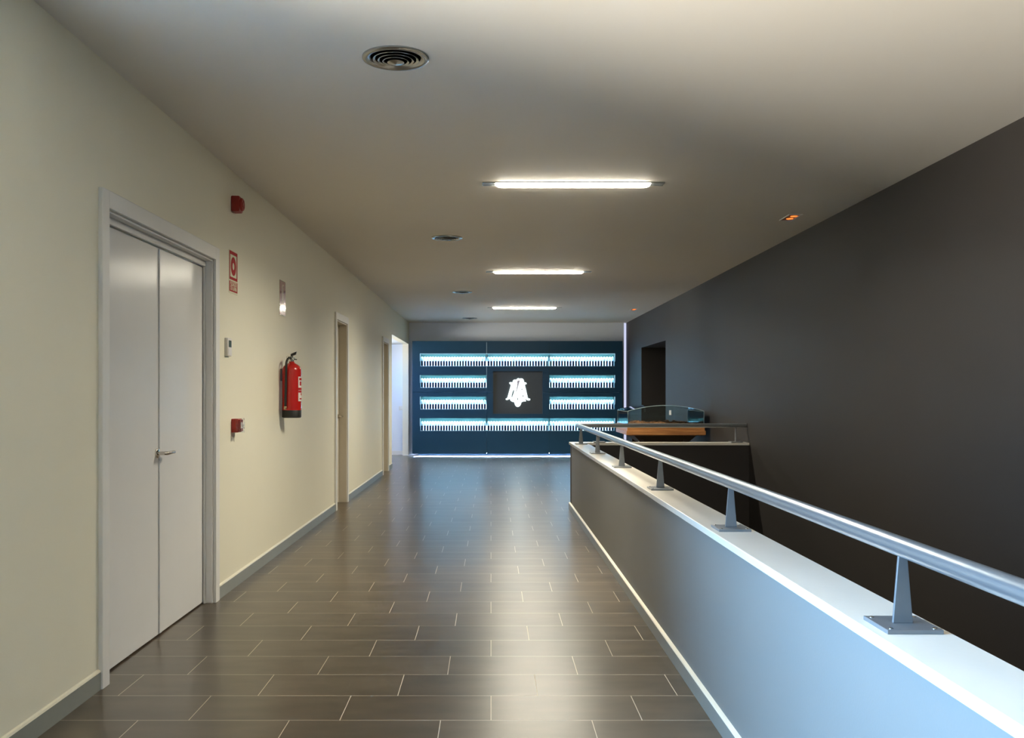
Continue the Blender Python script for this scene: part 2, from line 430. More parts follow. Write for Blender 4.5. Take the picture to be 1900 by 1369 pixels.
# door 1: double door
r1 = struct(empty('door_1', (XL, (D1[0]+D1[1])/2, 0)), 'white double door with satin leaves')
y0, y1, zt = D1
casing(r1, y0, y1, zt)
LF = -1.773; mid = 5.03
o = MB().box(XW+.0, XL, y0-.0, y0+.012, 0, zt).box(XW, XL, y1-.012, y1, 0, zt).box(XW, XL, y0+.012, y1-.012, zt-.012, zt)
obj('jamb', o, M['trim'], r1, bevel=.0015)
o = MB().box(LF+.002, LF+.018, y0+.012, y1-.012, zt-.045, zt-.012).box(LF+.002, LF+.016, y1-.022, y1-.012, 0, zt-.045)
obj('door_stop', o, M['trim'], r1, bevel=.002)
for a, b_ in ((y0+.014, mid-.002), (mid+.002, y1-.014)):
    lf = obj('door_leaf', MB().box(LF-.045, LF, a, b_, .008, zt-.05), M['leaf'], r1, bevel=.003)
    if a < mid-.1:
        obj('cover_strip', MB().box(LF, LF+.008, mid-.002, mid+.030, .012, zt-.055), M['leaf'], lf, bevel=.003)
    else:
        pass
    if a < mid-.1:
        obj('door_handle', lever(r1, LF, mid-.028, .975, 1), M['chrome'], lf)
# doors 2 and 3: single doors set deep in their frames
for nm, (y0, y1, zt), lab in (('door_2', D2, 'narrow beige door with a lever handle between fire extinguisher and far door'), ('door_3', D3, 'beige door nearest the bright corridor opening')):
    r = struct(empty(nm, (XL, (y0+y1)/2, 0)), lab)
    casing(r, y0, y1, zt, .077)
    o = MB().box(XW, XL+.004, y0, y0+.014, 0, zt).box(XW, XL+.004, y1-.014, y1, 0, zt).box(XW, XL+.004, y0+.014, y1-.014, zt-.014, zt)
    obj('jamb', o, M['leaf2'], r, bevel=.002)
    lf = obj('door_leaf', MB().box(-1.845, -1.802, y0+.016, y1-.016, .008, zt-.016), M['leaf2'], r, bevel=.002)
    obj('door_handle', lever(r, -1.802, y1-.075, 1.02, -1) if nm == 'door_2' else lever(r, -1.802, y0+.075, 1.02, 1), M['chrome'], lf)

# ------------------------------------------------------------------ things on the left wall
# siren
t = tag(empty('fire_alarm_siren', (XL, 6.27, 2.49)), 'red square fire alarm siren high on the cream wall above the warning sign', 'siren')
o = MB().hexa([(XL, 6.22, 2.495), (XL+.055, 6.225, 2.495), (XL+.055, 6.315, 2.495), (XL, 6.32, 2.495)],
              [(XL, 6.22, 2.598), (XL+.055, 6.225, 2.598), (XL+.055, 6.315, 2.598), (XL, 6.32, 2.598)])
obj('housing', o, M['redplastic'], t, bevel=.008, seg=3)
o = MB().lathe([(.044, .050), (.044, .062), (.038, .070), (.030, .070), (.028, .066), (.018, .066), (.016, .072), (0, .072)], (XL, 6.27, 2.546), 'x', 28)
obj('sounder_grille', o, M['redplastic'], t)
# signs: u runs to the right as seen when facing the wall = +y ; wall faces +x, so reading direction left-to-right is +y
def signplace(x, yc, zc):
    return lambda u, v, w: (x+w, yc+u, zc+v)
def rect(u0, u1, v0, v1): return [(u0, v0), (u1, v0), (u1, v1), (u0, v1)]
def circ(cu, cv, r, n=40): return [(cu+r*math.cos(2*PI*k/n), cv+r*math.sin(2*PI*k/n)) for k in range(n)]
yc, zc = 6.276, 2.096
t = tag(empty('alarm_button_sign', (XL, yc, zc-.14)), 'red and cream PULSADOR DE ALARMA sign with a red ring', 'sign')
P0 = signplace(XL+.001, yc, zc)
flat_shape('backing_board', [rect(-.102, .102, -.142, .142)], .002, M['signcream'], t, P0)
P1 = signplace(XL+.0026, yc, zc)
flat_shape('red_border', [rect(-.096, .096, -.052, .137), rect(-.078, .078, -.034, .115)], .001, M['signred'], t, P1)
flat_shape('ring_symbol', [circ(0, .040, .062), circ(0, .040, .024)], .001, M['signred'], t, P1)
flat_shape('caption_band', [rect(-.096, .096, -.130, -.062)], .001, M['signred'], t, P1)
P2 = signplace(XL+.0036, yc, zc)
text_mesh('lettering', 'PULSADOR', .040, M['signcream'], t, lambda u, v, w: P2(u, v-.079, w), .80)
text_mesh('lettering', 'DE ALARMA', .040, M['signcream'], t, lambda u, v, w: P2(u, v-.109, w), .74)
yc, zc = 7.755, 2.073
t = tag(empty('extinguisher_sign', (XL, yc, zc-.14)), 'glossy red EXTINTOR sign above the fire extinguisher catching a glare', 'sign')
P0 = signplace(XL+.0015, yc, zc)
flat_shape('backing_board', [rect(-.108, .108, -.143, .143)], .003, M['glosscream'], t, P0)
P1 = signplace(XL+.0036, yc, zc)
flat_shape('red_field', [rect(-.102, .102, -.052, .138)], .001, M['glossred'], t, P1)
flat_shape('caption_band', [rect(-.102, .102, -.135, -.062)], .001, M['glossred'], t, P1)
P2 = signplace(XL+.0046, yc, zc)
ext = [(-.026, -.042), (.026, -.042), (.026, .060), (.018, .078), (.008, .086), (.008, .098), (.034, .108), (.032, .116), (-.004, .112), (-.018, .110),
       (-.034, .096), (-.044, .070), (-.046, .020), (-.038, .020), (-.036, .066), (-.028, .088), (-.014, .100), (-.008, .098), (-.008, .086), (-.018, .078), (-.026, .060)]
flat_shape('extinguisher_symbol', [ext], .0006, M['glosscream'], t, P2)
text_mesh('lettering', 'EXTINTOR', .042, M['glosscream'], t, lambda u, v, w: P2(u, v-.098, w), .82)
# thermostat
t = tag(empty('thermostat', (XL, 6.122, 1.535)), 'small white wall thermostat with a grey screen beside the double door', 'thermostat')
obj('casing', MB().box(XL, XL+.021, 6.075, 6.170, 1.535, 1.652), M['white'], t, bevel=.003)
obj('screen', MB().box(XL+.0205, XL+.0225, 6.098, 6.156, 1.592, 1.636), M['lcd'], t)
obj('flap', MB().box(XL+.0205, XL+.0235, 6.083, 6.162, 1.543, 1.583), M['white'], t, bevel=.001)
# call point
t = tag(empty('fire_call_point', (XL, 6.275, 1.035)), 'red fire alarm call point in clear wrap low on the cream wall', 'alarm button')
obj('back_box', MB().box(XL, XL+.046, 6.230, 6.322, 1.034, 1.124), M['redplastic'], t, bevel=.003)
o = MB().box(XL+.046, XL+.056, 6.236, 6.316, 1.040, 1.118)
obj('front_plate', o, M['redplastic'], t, bevel=.002)
obj('break_glass', MB().box(XL+.056, XL+.058, 6.252, 6.300, 1.060, 1.100), M['white'], t)
bm = MB(); nn = 7
pts = []
for j in range(nn):
    for i in range(nn):
        pts.append((XL+.064+random.uniform(-.003, .006), 6.226+.1*i/(nn-1), 1.030+.098*j/(nn-1)))
bm.add(pts, [(j*nn+i, j*nn+i+1, (j+1)*nn+i+1, (j+1)*nn+i) for j in range(nn-1) for i in range(nn-1)])
pts = []
for j in range(nn):
    for i in range(4):
        pts.append((XL+.030+.034*i/3, 6.226-random.uniform(0, .004), 1.030+.098*j/(nn-1)))
bm.add(pts, [(j*4+i, j*4+i+1, (j+1)*4+i+1, (j+1)*4+i) for j in range(nn-1) for i in range(3)])
obj('clear_wrap', bm, M['wrap'], t)
# fire extinguisher
ex, ey, ez, er = -1.627, 7.70, 1.093, .0775
t = tag(empty('fire_extinguisher', (ex, ey, ez)), 'red fire extinguisher with black hose hanging on the cream wall', 'fire extinguisher')
obj('cylinder', MB().lathe([(er, .058), (er, .385), (er*.97, .402), (er*.86, .418), (er*.62, .434), (.030, .444), (.022, .450), (.022, .458), (0, .458)], (ex, ey, ez), 'z', 48), M['red'], t)
obj('foot_ring', MB().lathe([(er*.90, .0), (er*1.0, .006), (er*1.01, .060), (er, .062)], (ex, ey, ez), 'z', 48), M['black'], t)
o = MB().lathe([(.018, .456), (.018, .478), (.013, .482), (.013, .50), (0, .50)], (ex, ey, ez), 'z', 20)
o.box(ex-.012, ex+.022, ey-.013, ey+.013, ez+.470, ez+.492)
vv = obj('valve', o, M['alu'], t)
o = MB().hexa([(ex-.010, ey-.010, ez+.488), (ex+.004, ey-.010, ez+.488), (ex+.004, ey+.010, ez+.488), (ex-.010, ey+.010, ez+.488)],
              [(ex-.002, ey-.010, ez+.510), (ex+.010, ey-.010, ez+.502), (ex+.010, ey+.010, ez+.502), (ex-.002, ey+.010, ez+.510)])
o.hexa([(ex-.006, ey-.012, ez+.500), (ex+.034, ey-.012, ez+.516), (ex+.034, ey+.012, ez+.516), (ex-.006, ey+.012, ez+.500)],
       [(ex-.006, ey-.012, ez+.520), (ex+.040, ey-.012, ez+.540), (ex+.040, ey+.012, ez+.540), (ex-.006, ey+.012, ez+.520)])
obj('squeeze_lever', o, M['black'], vv, bevel=.002)
o = MB().hexa([(ex+.006, ey-.009, ez+.478), (ex+.040, ey-.009, ez+.470), (ex+.040, ey+.009, ez+.470), (ex+.006, ey+.009, ez+.478)],
              [(ex+.006, ey-.009, ez+.486), (ex+.044, ey-.009, ez+.478), (ex+.044, ey+.009, ez+.478), (ex+.006, ey+.009, ez+.486)])
obj('carrying_handle', o, M['black'], vv, bevel=.002)
ring = [(ex-.030+.010*math.cos(a), ey-.012, ez+.492+.010*math.sin(a)) for a in [2*PI*k/14 for k in range(15)]]
obj('safety_pin', MB().tube(ring, .0016, 6), M['alu'], vv)
hy = ey-er-.008
pts = [(ex-.005, ey-.012, ez+.484), (ex-.012, ey-.035, ez+.488), (ex-.018, ey-.060, ez+.478), (ex-.024, hy-.004, ez+.445), (ex-.026, hy-.004, ez+.38),
       (ex-.028, hy, ez+.28), (ex-.031, hy, ez+.18), (ex-.033, hy, ez+.085)]
def smooth(p, k=4):
    p = [Vector(q) for q in p]; out = []
    for i in range(len(p)-1):
        a, b_, c, d_ = p[max(i-1, 0)], p[i], p[i+1], p[min(i+2, len(p)-1)]
        for s in range(k):
            u = s/k; out.append(.5*((2*b_)+(-a+c)*u+(2*a-5*b_+4*c-d_)*u*u+(-a+3*b_-3*c+d_)*u**3))
    out.append(p[-1]); return out
hs_ = obj('hose', MB().tube(smooth(pts), .0095, 12), M['black'], t)
obj('nozzle', MB().lathe([(.0100, .070), (.0115, .072), (.0115, .092), (.010, .094), (0, .094)], (ex-.033, hy, ez), 'z', 14), M['brass'], hs_)
# label wrapped around the corridor side
def band(a0, a1, z0, z1, r):
    mb = MB(); n_ = 14; pv = []
    for i in range(n_+1):
        a = a0+(a1-a0)*i/n_
        pv += [(ex+r*math.cos(a), ey+r*math.sin(a), ez+z0), (ex+r*math.cos(a), ey+r*math.sin(a), ez+z1)]
    mb.add(pv, [(2*i, 2*i+2, 2*i+3, 2*i+1) for i in range(n_)], True); return mb
lb = obj('label', band(-.62, .75, .135, .335, er+.0008), M['white'], t)
for (z0, z1, a0, a1) in ((.305, .325, -.5, .65), (.262, .296, -.42, -.1), (.262, .296, .05, .6), (.225, .245, -.62, .75), (.205, .222, -.62, .75), (.183, .202, -.2, .6), (.150, .160, -.45, .6)):
    obj('label_print', band(a0, a1, z0, z1, er+.0014), M['signred'], lb)
# ghost of the wall bracket
obj('wall_bracket', MB().box(XL, XL+.010, ey-.012, ey+.012, ez+.30, ez+.40), M['post'], t, bevel=.001)
# light switch in the corridor
t = tag(empty('light_switch', (-1.88, YE-.001, .935)), 'white light switch on the bright corridor wall', 'switch')
obj('plate', MB().box(-1.925, -1.838, YE-.010, YE, .935, 1.022), M['white'], t, bevel=.002)
obj('rocker', MB().box(-1.908, -1.855, YE-.014, YE-.010, .952, 1.005), M['trim'], t, bevel=.002)

# ------------------------------------------------------------------ handrail
RX, RZ, RR, RYC = .964, .934, .0237, 10.47
t = tag(empty('handrail', (RX, 4, .747)), 'round steel handrail on tapered posts running along the low stairwell wall', 'handrail')
obj('rail', MB().tube([(RX, YB+.02, RZ), (RX, RYC, RZ)], RR, 40), M['steel'], t)
k_ = MB().lathe([(0, -RR), (RR*.5, -RR*.866), (RR*.866, -RR*.5), (RR, 0), (RR*.866, RR*.5), (RR*.5, RR*.866), (0, RR)], (RX, RYC, RZ), 'z', 24)
obj('corner_joint', k_, M['steel'], t)
obj('rail', MB().tube([(RX, RYC, RZ), (XR-.004, RYC, RZ)], RR, 32), M['post'], t)
def post(x, y, along_y, screws):
    zt, zb = RZ-RR+.004, .757
    hb, ht, th = .0232, .0100, .0045
    def q(a, b_, z): return (x+a, y+b_, z) if along_y else (x+b_, y+a, z)
    lo = [q(-hb, -th, zb), q(hb, -th, zb), q(hb, th, zb), q(-hb, th, zb)]; hi = [q(-ht, -th, zt), q(ht, -th, zt), q(ht, th, zt), q(-ht, th, zt)]
    p = obj('post', MB().hexa(lo, hi), M['post'], t, bevel=.001)
    obj('base_plate', MB().box(x-.064, x+.064, y-.070, y+.070, .747, .757), M['post'], p, bevel=.0012)
    if screws:
        for sx in (-1, 1):
            for sy in (-1, 1):
                obj('screw', MB().lathe([(.0055, .0), (.0055, .001), (.003, .0022), (0, .0022)], (x+sx*.050, y+sy*.055, .757), 'z', 12), M['chrome'], p)
for i in range(6):
    post(RX, 2.21+1.58*i, True, i < 3)
post(1.20, RYC, False, False); post(2.715, RYC, False, False)

# ------------------------------------------------------------------ ceiling fittings
places = ('nearest the camera', 'second from the camera', 'third from the camera', 'farthest, above the display wall')
for i in range(4):
    c = (-.418, 4.14+4.79*i, HC)
    t = tag(empty('air_diffuser', c), 'round aluminium ceiling air diffuser, %s' % places[i], 'air diffuser', 'round ceiling diffusers')
    obj('outer_ring', MB().lathe([(.147, .0), (.147, -.006), (.140, -.011), (.128, -.012), (.118, -.009), (.108, .0), (.100, .012), (.106, .014), (.112, .0), (.120, -.001), (.140, -.002), (.147, 0)], c, 'z', 64), M['alu'], t)
    obj('duct_back', MB().lathe([(.115, -.0015), (0, -.0015)], c, 'z', 48), M['void'], t)
    for (r, dz) in ((.098, -.010), (.077, -.014), (.056, -.018)):
        obj('cone_ring', MB().lathe([(r, dz+.001), (r+.003, dz-.001), (r+.001, dz-.003), (r-.004, dz-.001), (r-.019, -.003), (r-.017, -.002), (r, dz+.001)], c, 'z', 56), M['alu'], t)
    obj('centre_cone', MB().lathe([(.020, -.004), (.037, -.020), (.037, -.023), (.030, -.024), (.012, -.028), (0, -.030)], c, 'z', 40), M['alu'], t)
wh = ('nearest and largest in the photo', 'middle of the three', 'farthest, just before the display wall')
for i in (0, 1, 2):
    y = 6.63+4.80*i
    t = tag(empty('ceiling_light', (.575, y, HC)), 'long glowing ceiling tube light, %s' % wh[i], 'ceiling light', 'ceiling tube lights')
    o = MB(); x0, x1, w = -.06, 1.215, .050
    o.box(x0, x1, y-w, y-w+.005, HC-.006, HC); o.box(x0, x1, y+w-.005, y+w, HC-.006, HC)
    o.box(x0, x0+.005, y-w+.005, y+w-.005, HC-.006, HC); o.box(x1-.005, x1, y-w+.005, y+w-.005, HC-.006, HC)
    obj('trim_frame', o, M['alu'], t)
    obj('slot', MB().box(x0+.005, x1-.005, y-w+.005, y+w-.005, HC-.0015, HC-.0005), M['post'], t)
    ln = MB(); NS, NA = 14, 14; pv = []; xa, xb = .030, 1.12     # shallow rounded lens standing just proud of the ceiling
    ES = [0, .002, .006, .013, .024, .04, .3, .7, .96, .976, .987, .994, .998, 1]; NS = len(ES)-1
    for e in ES:
        x = xa+(xb-xa)*e; m_ = min(e, 1-e)
        k = max(.2, math.sqrt(max(0.0, 1-(1-m_/.04)**2))) if m_ < .04 else 1.0
        for a in range(NA+1):
            th = PI*a/NA
            pv.append((x, y+.042*k*math.cos(th), HC-.003-.026*k*math.sin(th)))
    ln.add(pv, [(q*(NA+1)+a, (q+1)*(NA+1)+a, (q+1)*(NA+1)+a+1, q*(NA+1)+a+1) for q in range(NS) for a in range(NA)], True)
    ln.add([pv[a] for a in range(NA+1)], [tuple(range(NA+1))]); ln.add([pv[NS*(NA+1)+a] for a in range(NA+1)], [tuple(range(NA+1))[::-1]])
    ln.add([(xa, y-.042, HC-.003), (xb, y-.042, HC-.003), (xb, y+.042, HC-.003), (xa, y+.042, HC-.003)], [(0, 1, 2, 3)])
    obj('tube', ln, M['tube'], t)
    ld = bpy.data.lights.new('tube_light', 'AREA'); ld.shape = 'RECTANGLE'; ld.size = 1.07; ld.size_y = .05; ld.energy = LAMP_W
    ld.color = (1.0, .92, .74); ld.spread = math.radians(156)
    lo = bpy.data.objects.new('tube_light', ld); COL.objects.link(lo); lo.parent = t; lo.location = (0, 0, -.031)
for i, (y, lab) in enumerate(((7.90, 'recessed ceiling spotlight glowing amber, the nearer and larger one'), (16.6, 'recessed ceiling spotlight glowing amber, the small far one'))):
    x = 2.51
    t = tag(empty('ceiling_spotlight', (x, y, HC)), lab, 'ceiling light', 'amber ceiling spotlights')
    o = MB(); a, b_ = .055, .135; w = .007
    o.box(x-a, x-a+w, y-b_, y+b_, HC-.006, HC); o.box(x+a-w, x+a, y-b_, y+b_, HC-.006, HC)
    o.box(x-a+w, x+a-w, y-b_, y-b_+w, HC-.006, HC); o.box(x-a+w, x+a-w, y+b_-w, y+b_, HC-.006, HC)
    obj('frame', o, M['trim'], t)
    obj('reflector', MB().box(x-a+w, x+a-w, y-b_+w, y+b_-w, HC-.002, HC-.001), M['ambercup'], t)
    for s in (-1, 1):
        obj('bulb', MB().lathe([(.030, -.002), (.026, -.006), (0, -.009)], (x+.010, y+s*.055, HC), 'z', 20), M['amber'], t)

t = tag(empty('ceiling_light', (-2.6, 18.0, CO[2])), 'added unseen tube light that brightens the side corridor', 'ceiling light')  # unseen lamp, added to brighten the side corridor wall
M['cool'] = emit('added_corridor_glow', (.55,.64,1.0), 34.0)
obj('housing', MB().box(-2.66, -2.54, 17.3, 18.7, CO[2]-.03, CO[2]), M['trim'], t)
obj('tube', MB().box(-2.64, -2.56, 17.33, 18.67, CO[2]-.045, CO[2]-.03), M['cool'], t)

# ------------------------------------------------------------------ lit display wall
FY, FB = 19.40, YE-.004
UX0, UX1, S1, S2 = -1.619, 2.705, -.089, 1.197
UZ0, UZ1, SZ = .048, 2.364, 1.308
NX0, NX1 = -1.457, 2.547
ROWS = [1.846, 1.403, .959, .516]; NH = .260; ND = .17
t = tag(empty('display_wall', ((UX0+UX1)/2, (FY+FB)/2, 0)), 'dark blue display wall with glowing rows of bottles and a lit monogram', 'display cabinet')
niches = []
for k, z in enumerate(ROWS):
    if k in (0, 3):
        niches += [(NX0, S1-.004, z, k), (S1+.004, S2-.004, z, k), (S2+.004, NX1, z, k)]
    else:
        niches += [(NX0, S1-.004, z, k), (S2+.004, NX1, z, k)]
LG = (.042, 1.062, .867, 1.742)
holes = [(a, b_, z, z+NH) for (a, b_, z, k) in niches] + [LG]
g_ = .0018
for (xa, xb) in ((UX0, S1), (S1, S2), (S2, UX1)):
    for (za, zb) in ((UZ0, SZ), (SZ, UZ1)):
        a, b_ = xa+(g_ if xa > UX0 else 0), xb-(g_ if xb < UX1 else 0)
        c, d_ = za+(g_ if za > UZ0 else 0), zb-(g_ if zb < UZ1 else 0)
        hh = [(max(h[0], a), min(h[1], b_), max(h[2], c), min(h[3], d_)) for h in holes if h[0] < b_ and h[1] > a and h[2] < d_ and h[3] > c]
        mb = MB(); mb.cells([a, b_], [c, d_], hh, lambda p, q, r_, s_: mb.box(p, q, FY, FY+.018, r_, s_))
        obj('front_panel', mb.clean(), M['panel'], t)
mb = MB(); mb.box(UX0, UX0+.018, FY+.018, FB, UZ0, UZ1).box(UX1-.018, UX1, FY+.018, FB, UZ0, UZ1).box(UX0+.018, UX1-.018, FY+.018, FB, UZ1-.018, UZ1).box(UX0+.018, UX1-.018, FY+.10, FB, UZ0, UZ0+.018).box(UX0+.018, UX1-.018, FY+.018, FY+.10, UZ0+.018, UZ0+.03)
obj('carcass', mb, M['panel'], t)
obj('plinth', MB().box(UX0+.10, UX1-.10, FY+.27, FB, 0, UZ0), M['panel'], t)
obj('foot_light', MB().box(UX0+.03, UX1-.03, FY+.024, FY+.060, UZ0+.004, UZ0+.012), M['footled'], t)
obj('painted_seam_glow', MB().box(S1-.0035, S1+.0035, FY-.0015, FY-.0005, 1.40, 2.34), M['ledge'], t)  # pale strip painted in for light leaking through the seam
obj('seam_strip', MB().box(S2-.002, S2+.002, FY-.0015, FY-.0005, UZ0+.02, 2.34), M['niche'], t)
for (a, b_, z, k) in niches:
    q = MB()
    q.box(a, b_, FY+ND, FY+ND+.01, z, z+NH+.03); q.box(a, a+.004, FY+.018, FY+ND, z, z+NH+.03); q.box(b_-.004, b_, FY+.018, FY+ND, z, z+NH+.03)
    q.box(a+.004, b_-.004, FY+.018, FY+ND, z+NH+.024, z+NH+.03); q.box(a+.004, b_-.004, FY+.002, FY+ND, z, z+.006)
    nn_ = obj('niche', q, M['niche'], t)
    obj('light_panel', MB().box(a+.006, b_-.006, FY+ND-.006, FY+ND-.001, z+.006, z+.150), M['light_panel'], nn_)
    obj('led_strip', MB().box(a+.006, b_-.006, FY+.024, FY+.036, z+NH+.012, z+NH+.020), M['led'], nn_)
    obj('glass_edge', MB().box(a+.001, b_-.001, FY-.003, FY-.0005, z-.001, z+.007), M['ledge'], nn_)
    if k < 2: obj('glass_edge', MB().box(a+.001, b_-.001, FY-.003, FY-.0005, z+NH-.012, z+NH), M['edge1'] if k == 0 else M['edge2'], nn_)
    if a == NX0: obj('glass_edge', MB().box(a-.006, a+.006, FY-.003, FY-.0005, z+.10, z+NH), M['edge1'], nn_)
    if b_ == NX1: obj('glass_edge', MB().box(b_-.006, b_+.006, FY-.003, FY-.0005, z+.10, z+NH), M['edge1'], nn_)
mb = MB(); RD = .045
mb.box(LG[0], LG[1], FY+RD, FY+RD+.01, LG[2], LG[3])
lp = obj('monogram_panel', mb, M['panelgrey'], t)
mb = MB(); mb.box(LG[0]-.01, LG[0], FY+.018, FY+RD+.01, LG[2], LG[3]).box(LG[1], LG[1]+.01, FY+.018, FY+RD+.01, LG[2], LG[3]).box(LG[0], LG[1], FY+.018, FY+RD+.01, LG[3], LG[3]+.01).box(LG[0], LG[1], FY+.018, FY+RD+.01, LG[2]-.01, LG[2])
obj('recess_frame', mb, M['panel'], lp)
KS = .011086/13.69
def uv(u, v): return ((900+u/13.69-VX)*.011086, EYE-(680+v/13.69-VY)*.011086)
outline = [(615,405),(650,394),(698,400),(712,352),(740,332),(802,330),(820,302),(850,295),(878,306),(920,298),(960,310),(984,345),(992,396),(1040,402),(1060,438),(1020,454),(1012,475),
 (1050,630),(1088,802),(1150,820),(1146,850),(1112,864),(1075,856),(1042,832),(1012,824),(1042,870),(1032,885),(980,885),(925,905),(912,950),(898,985),(868,1014),(830,1026),(794,1014),(768,985),(755,950),(742,905),(680,888),(645,862),
 (634,820),(600,832),(572,848),(540,850),(520,822),(565,798),(610,640),(657,470),(640,448),(620,436)]
hol = [[(728,575),(742,610),(735,660),(705,735),(690,785),(670,770),(676,720),(700,640)], [(934,550),(952,582),(932,603),(918,586)], [(965,712),(982,745),(966,782),(950,746)], [(829,765),(848,850),(812,846)],
       [(922,392),(930,404),(922,412),(914,402)]]
yy = FY+RD-.022
PLm = lambda u, v, w: (u, yy+w, v)
mono = flat_shape('monogram', [[uv(*p) for p in outline]]+[[uv(*p) for p in h] for h in hol], .012, M['mono'], t, PLm)
yy2 = yy-.0075
PLg = lambda u, v, w: (u, yy2+w, v)
flat_shape('inlay', [[uv(*p) for p in [(808,378),(850,350),(886,356),(868,410),(850,480),(815,600),(770,690),(795,600),(812,500),(822,420)]]], .002, M['monogrey'], mono, PLg)
def line(pts, w=5):
    L = [];
    for s in (1, -1):
        seq = pts if s == 1 else pts[::-1]
        for i, p in enumerate(seq):
            a = Vector(seq[max(i-1, 0)]); b_ = Vector(seq[min(i+1, len(seq)-1)]); d_ = (b_-a).normalized()
            L.append((p[0]-d_.y*w/2, p[1]+d_.x*w/2))
    return L
for pl in ([(712,470),(680,600),(640,700),(615,775)], [(985,470),(1005,600),(1030,700),(1045,780)], [(800,590),(745,700),(690,800)], [(690,825),(760,860),(830,895),(900,865),(975,830)],
           [(890,760),(885,700),(905,660),(945,650)], [(880,360),(920,340),(960,350)], [(730,372),(775,365),(805,385)]):
    flat_shape('inlay', [[uv(*p) for p in line(pl, 7)]], .002, M['monogrey'], mono, PLg)

# bottles: one built, the rest copied
proto = obj('bottle', MB().lathe([(0, 0), (.0208, 0), (.0226, .004), (.0226, .096), (.019, .108), (.012, .125), (0, .125)], (0, 0, 0), 'z', 14), M['bottle'], origin=(0, 0, 0))
pcap = obj('cap', MB().lathe([(.0255, .100), (.0275, .108), (.0278, .150), (.0265, .170), (.020, .184), (.010, .190), (0, .191)], (0, 0, 0), 'z', 14), M['frost'], proto)
ORD = 'leftmost,second,third,fourth,fifth,sixth,seventh,eighth,ninth,tenth,eleventh,twelfth,thirteenth,fourteenth,fifteenth,sixteenth,seventeenth,eighteenth,nineteenth,twentieth,twenty-first,twenty-second,twenty-third,twenty-fourth,twenty-fifth'.split(',')
rown = ('top', 'second', 'third', 'bottom')
first = True
for (a, b_, z, k) in niches:
    side = 'left' if a == NX0 else ('right' if b_ == NX1 else 'middle')
    n_ = int(round((b_-a)/.0577)); pitch = (b_-a-.012)/n_
    grp = 'bottles in the %s row, %s section' % (rown[k], side)
    for i in range(n_):
        if first: o = proto; c = pcap; first = False
        else:
            o = proto.copy(); COL.objects.link(o); c = pcap.copy(); COL.objects.link(c); c.parent = o
        o.location = (a+.006+pitch*(i+.5), FY+.085, z+.006)
        pos = 'leftmost' if i == 0 else ('rightmost' if i == n_-1 else ORD[i]+' from the left')
        tag(o, 'white-capped dark bottle, %s in the %s row, %s section' % (pos, rown[k], side), 'bottle', grp)

# vertical corner light right of the display wall
t = tag(empty('corner_light', (2.811, YE+.05, 0)), 'bright vertical strip of light in the corner right of the display wall', 'light')
obj('diffuser', MB().box(SLOT, XR-.001, YE+.05, YE+.06, 0.0, HC-.002), M['corner'], t)
obj('channel', MB().box(SLOT, XR, YE+.06, YE+.12, 0.0, HC-.002), M['trim'], t)

# ------------------------------------------------------------------ display table with glass case beyond the stairwell
TX0, TX1, TY0, TY1 = 1.765, 2.765, 12.20, 13.22
t = tag(empty('display_table', ((TX0+TX1)/2, (TY0+TY1)/2, 0)), 'wooden display table behind the low wall near the charcoal wall', 'table')
o = MB().hexa([(TX0+.02, TY0+.02, .742), (TX1-.02, TY0+.02, .742), (TX1-.02, TY1-.02, .742), (TX0+.02, TY1-.02, .742)],
              [(TX0-.012, TY0-.012, .752), (TX1+.012, TY0-.012, .752), (TX1+.012, TY1+.012, .752), (TX0-.012, TY1+.012, .752)])
o.box(TX0-.012, TX1+.012, TY0-.012, TY1+.012, .752, .806)
obj('tabletop', o, M['wood'], t, bevel=.003)
mb = MB(); mb.box(TX0, TX1, TY0, TY0+.025, .806, .885).box(TX0, TX1, TY1-.025, TY1, .806, .885).box(TX0, TX0+.025, TY0+.025, TY1-.025, .806, .885).box(TX1-.025, TX1, TY0+.025, TY1-.025, .806, .885)
obj('tray', mb, M['wood'], t, bevel=.002)
obj('apron', MB().hexa([(TX0+.30, TY0+.30, .56), (TX1-.25, TY0+.30, .56), (TX1-.25, TY1-.25, .56), (TX0+.30, TY1-.25, .56)],
    [(TX0+.10, TY0+.10, .742), (TX1-.08, TY0+.10, .742), (TX1-.08, TY1-.08, .742), (TX0+.10, TY1-.08, .742)]), M['darkwood'], t)
for sx in (TX0+.18, TX1-.24):
    for sy in (TY0+.16, TY1-.22):
        obj('leg', MB().box(sx, sx+.06, sy, sy+.06, 0, .735), M['darkwood'], t, bevel=.003)
# landscape relief inside
m, n, l, b = new_mat('brown_relief'); g = n.new('ShaderNodeNewGeometry'); nz = n.new('ShaderNodeTexNoise'); nz.inputs['Scale'].default_value = 22; nz.inputs['Detail'].default_value = 5
cr = n.new('ShaderNodeValToRGB'); cr.color_ramp.elements[0].color = (.10,.035,.015,1); cr.color_ramp.elements[1].color = (.48,.22,.10,1); cr.color_ramp.elements[0].position = .35; cr.color_ramp.elements[1].position = .65
l.new(g.outputs['Position'], nz.inputs['Vector']); l.new(nz.outputs['Fac'], cr.inputs[0]); l.new(cr.outputs[0], b.inputs['Base Color']); b.inputs['Roughness'].default_value = .7
from mathutils import noise as mnoise
mb = MB(); nx, ny = 60, 60; pv = []
x0, x1, y0, y1 = TX0+.027, TX1-.027, TY0+.027, TY1-.027
for j in range(ny):
    for i in range(nx):
        u, v = i/(nx-1), j/(ny-1)
        h = .885+.036*max(0, mnoise.fractal(Vector((u*7, v*7, 1.3)), 1.0, 2.0, 4)+.25)
        e = min(u, 1-u, v, 1-v)*8
        pv.append((x0+(x1-x0)*u, y0+(y1-y0)*v, .868+(h-.868)*min(1, e)))
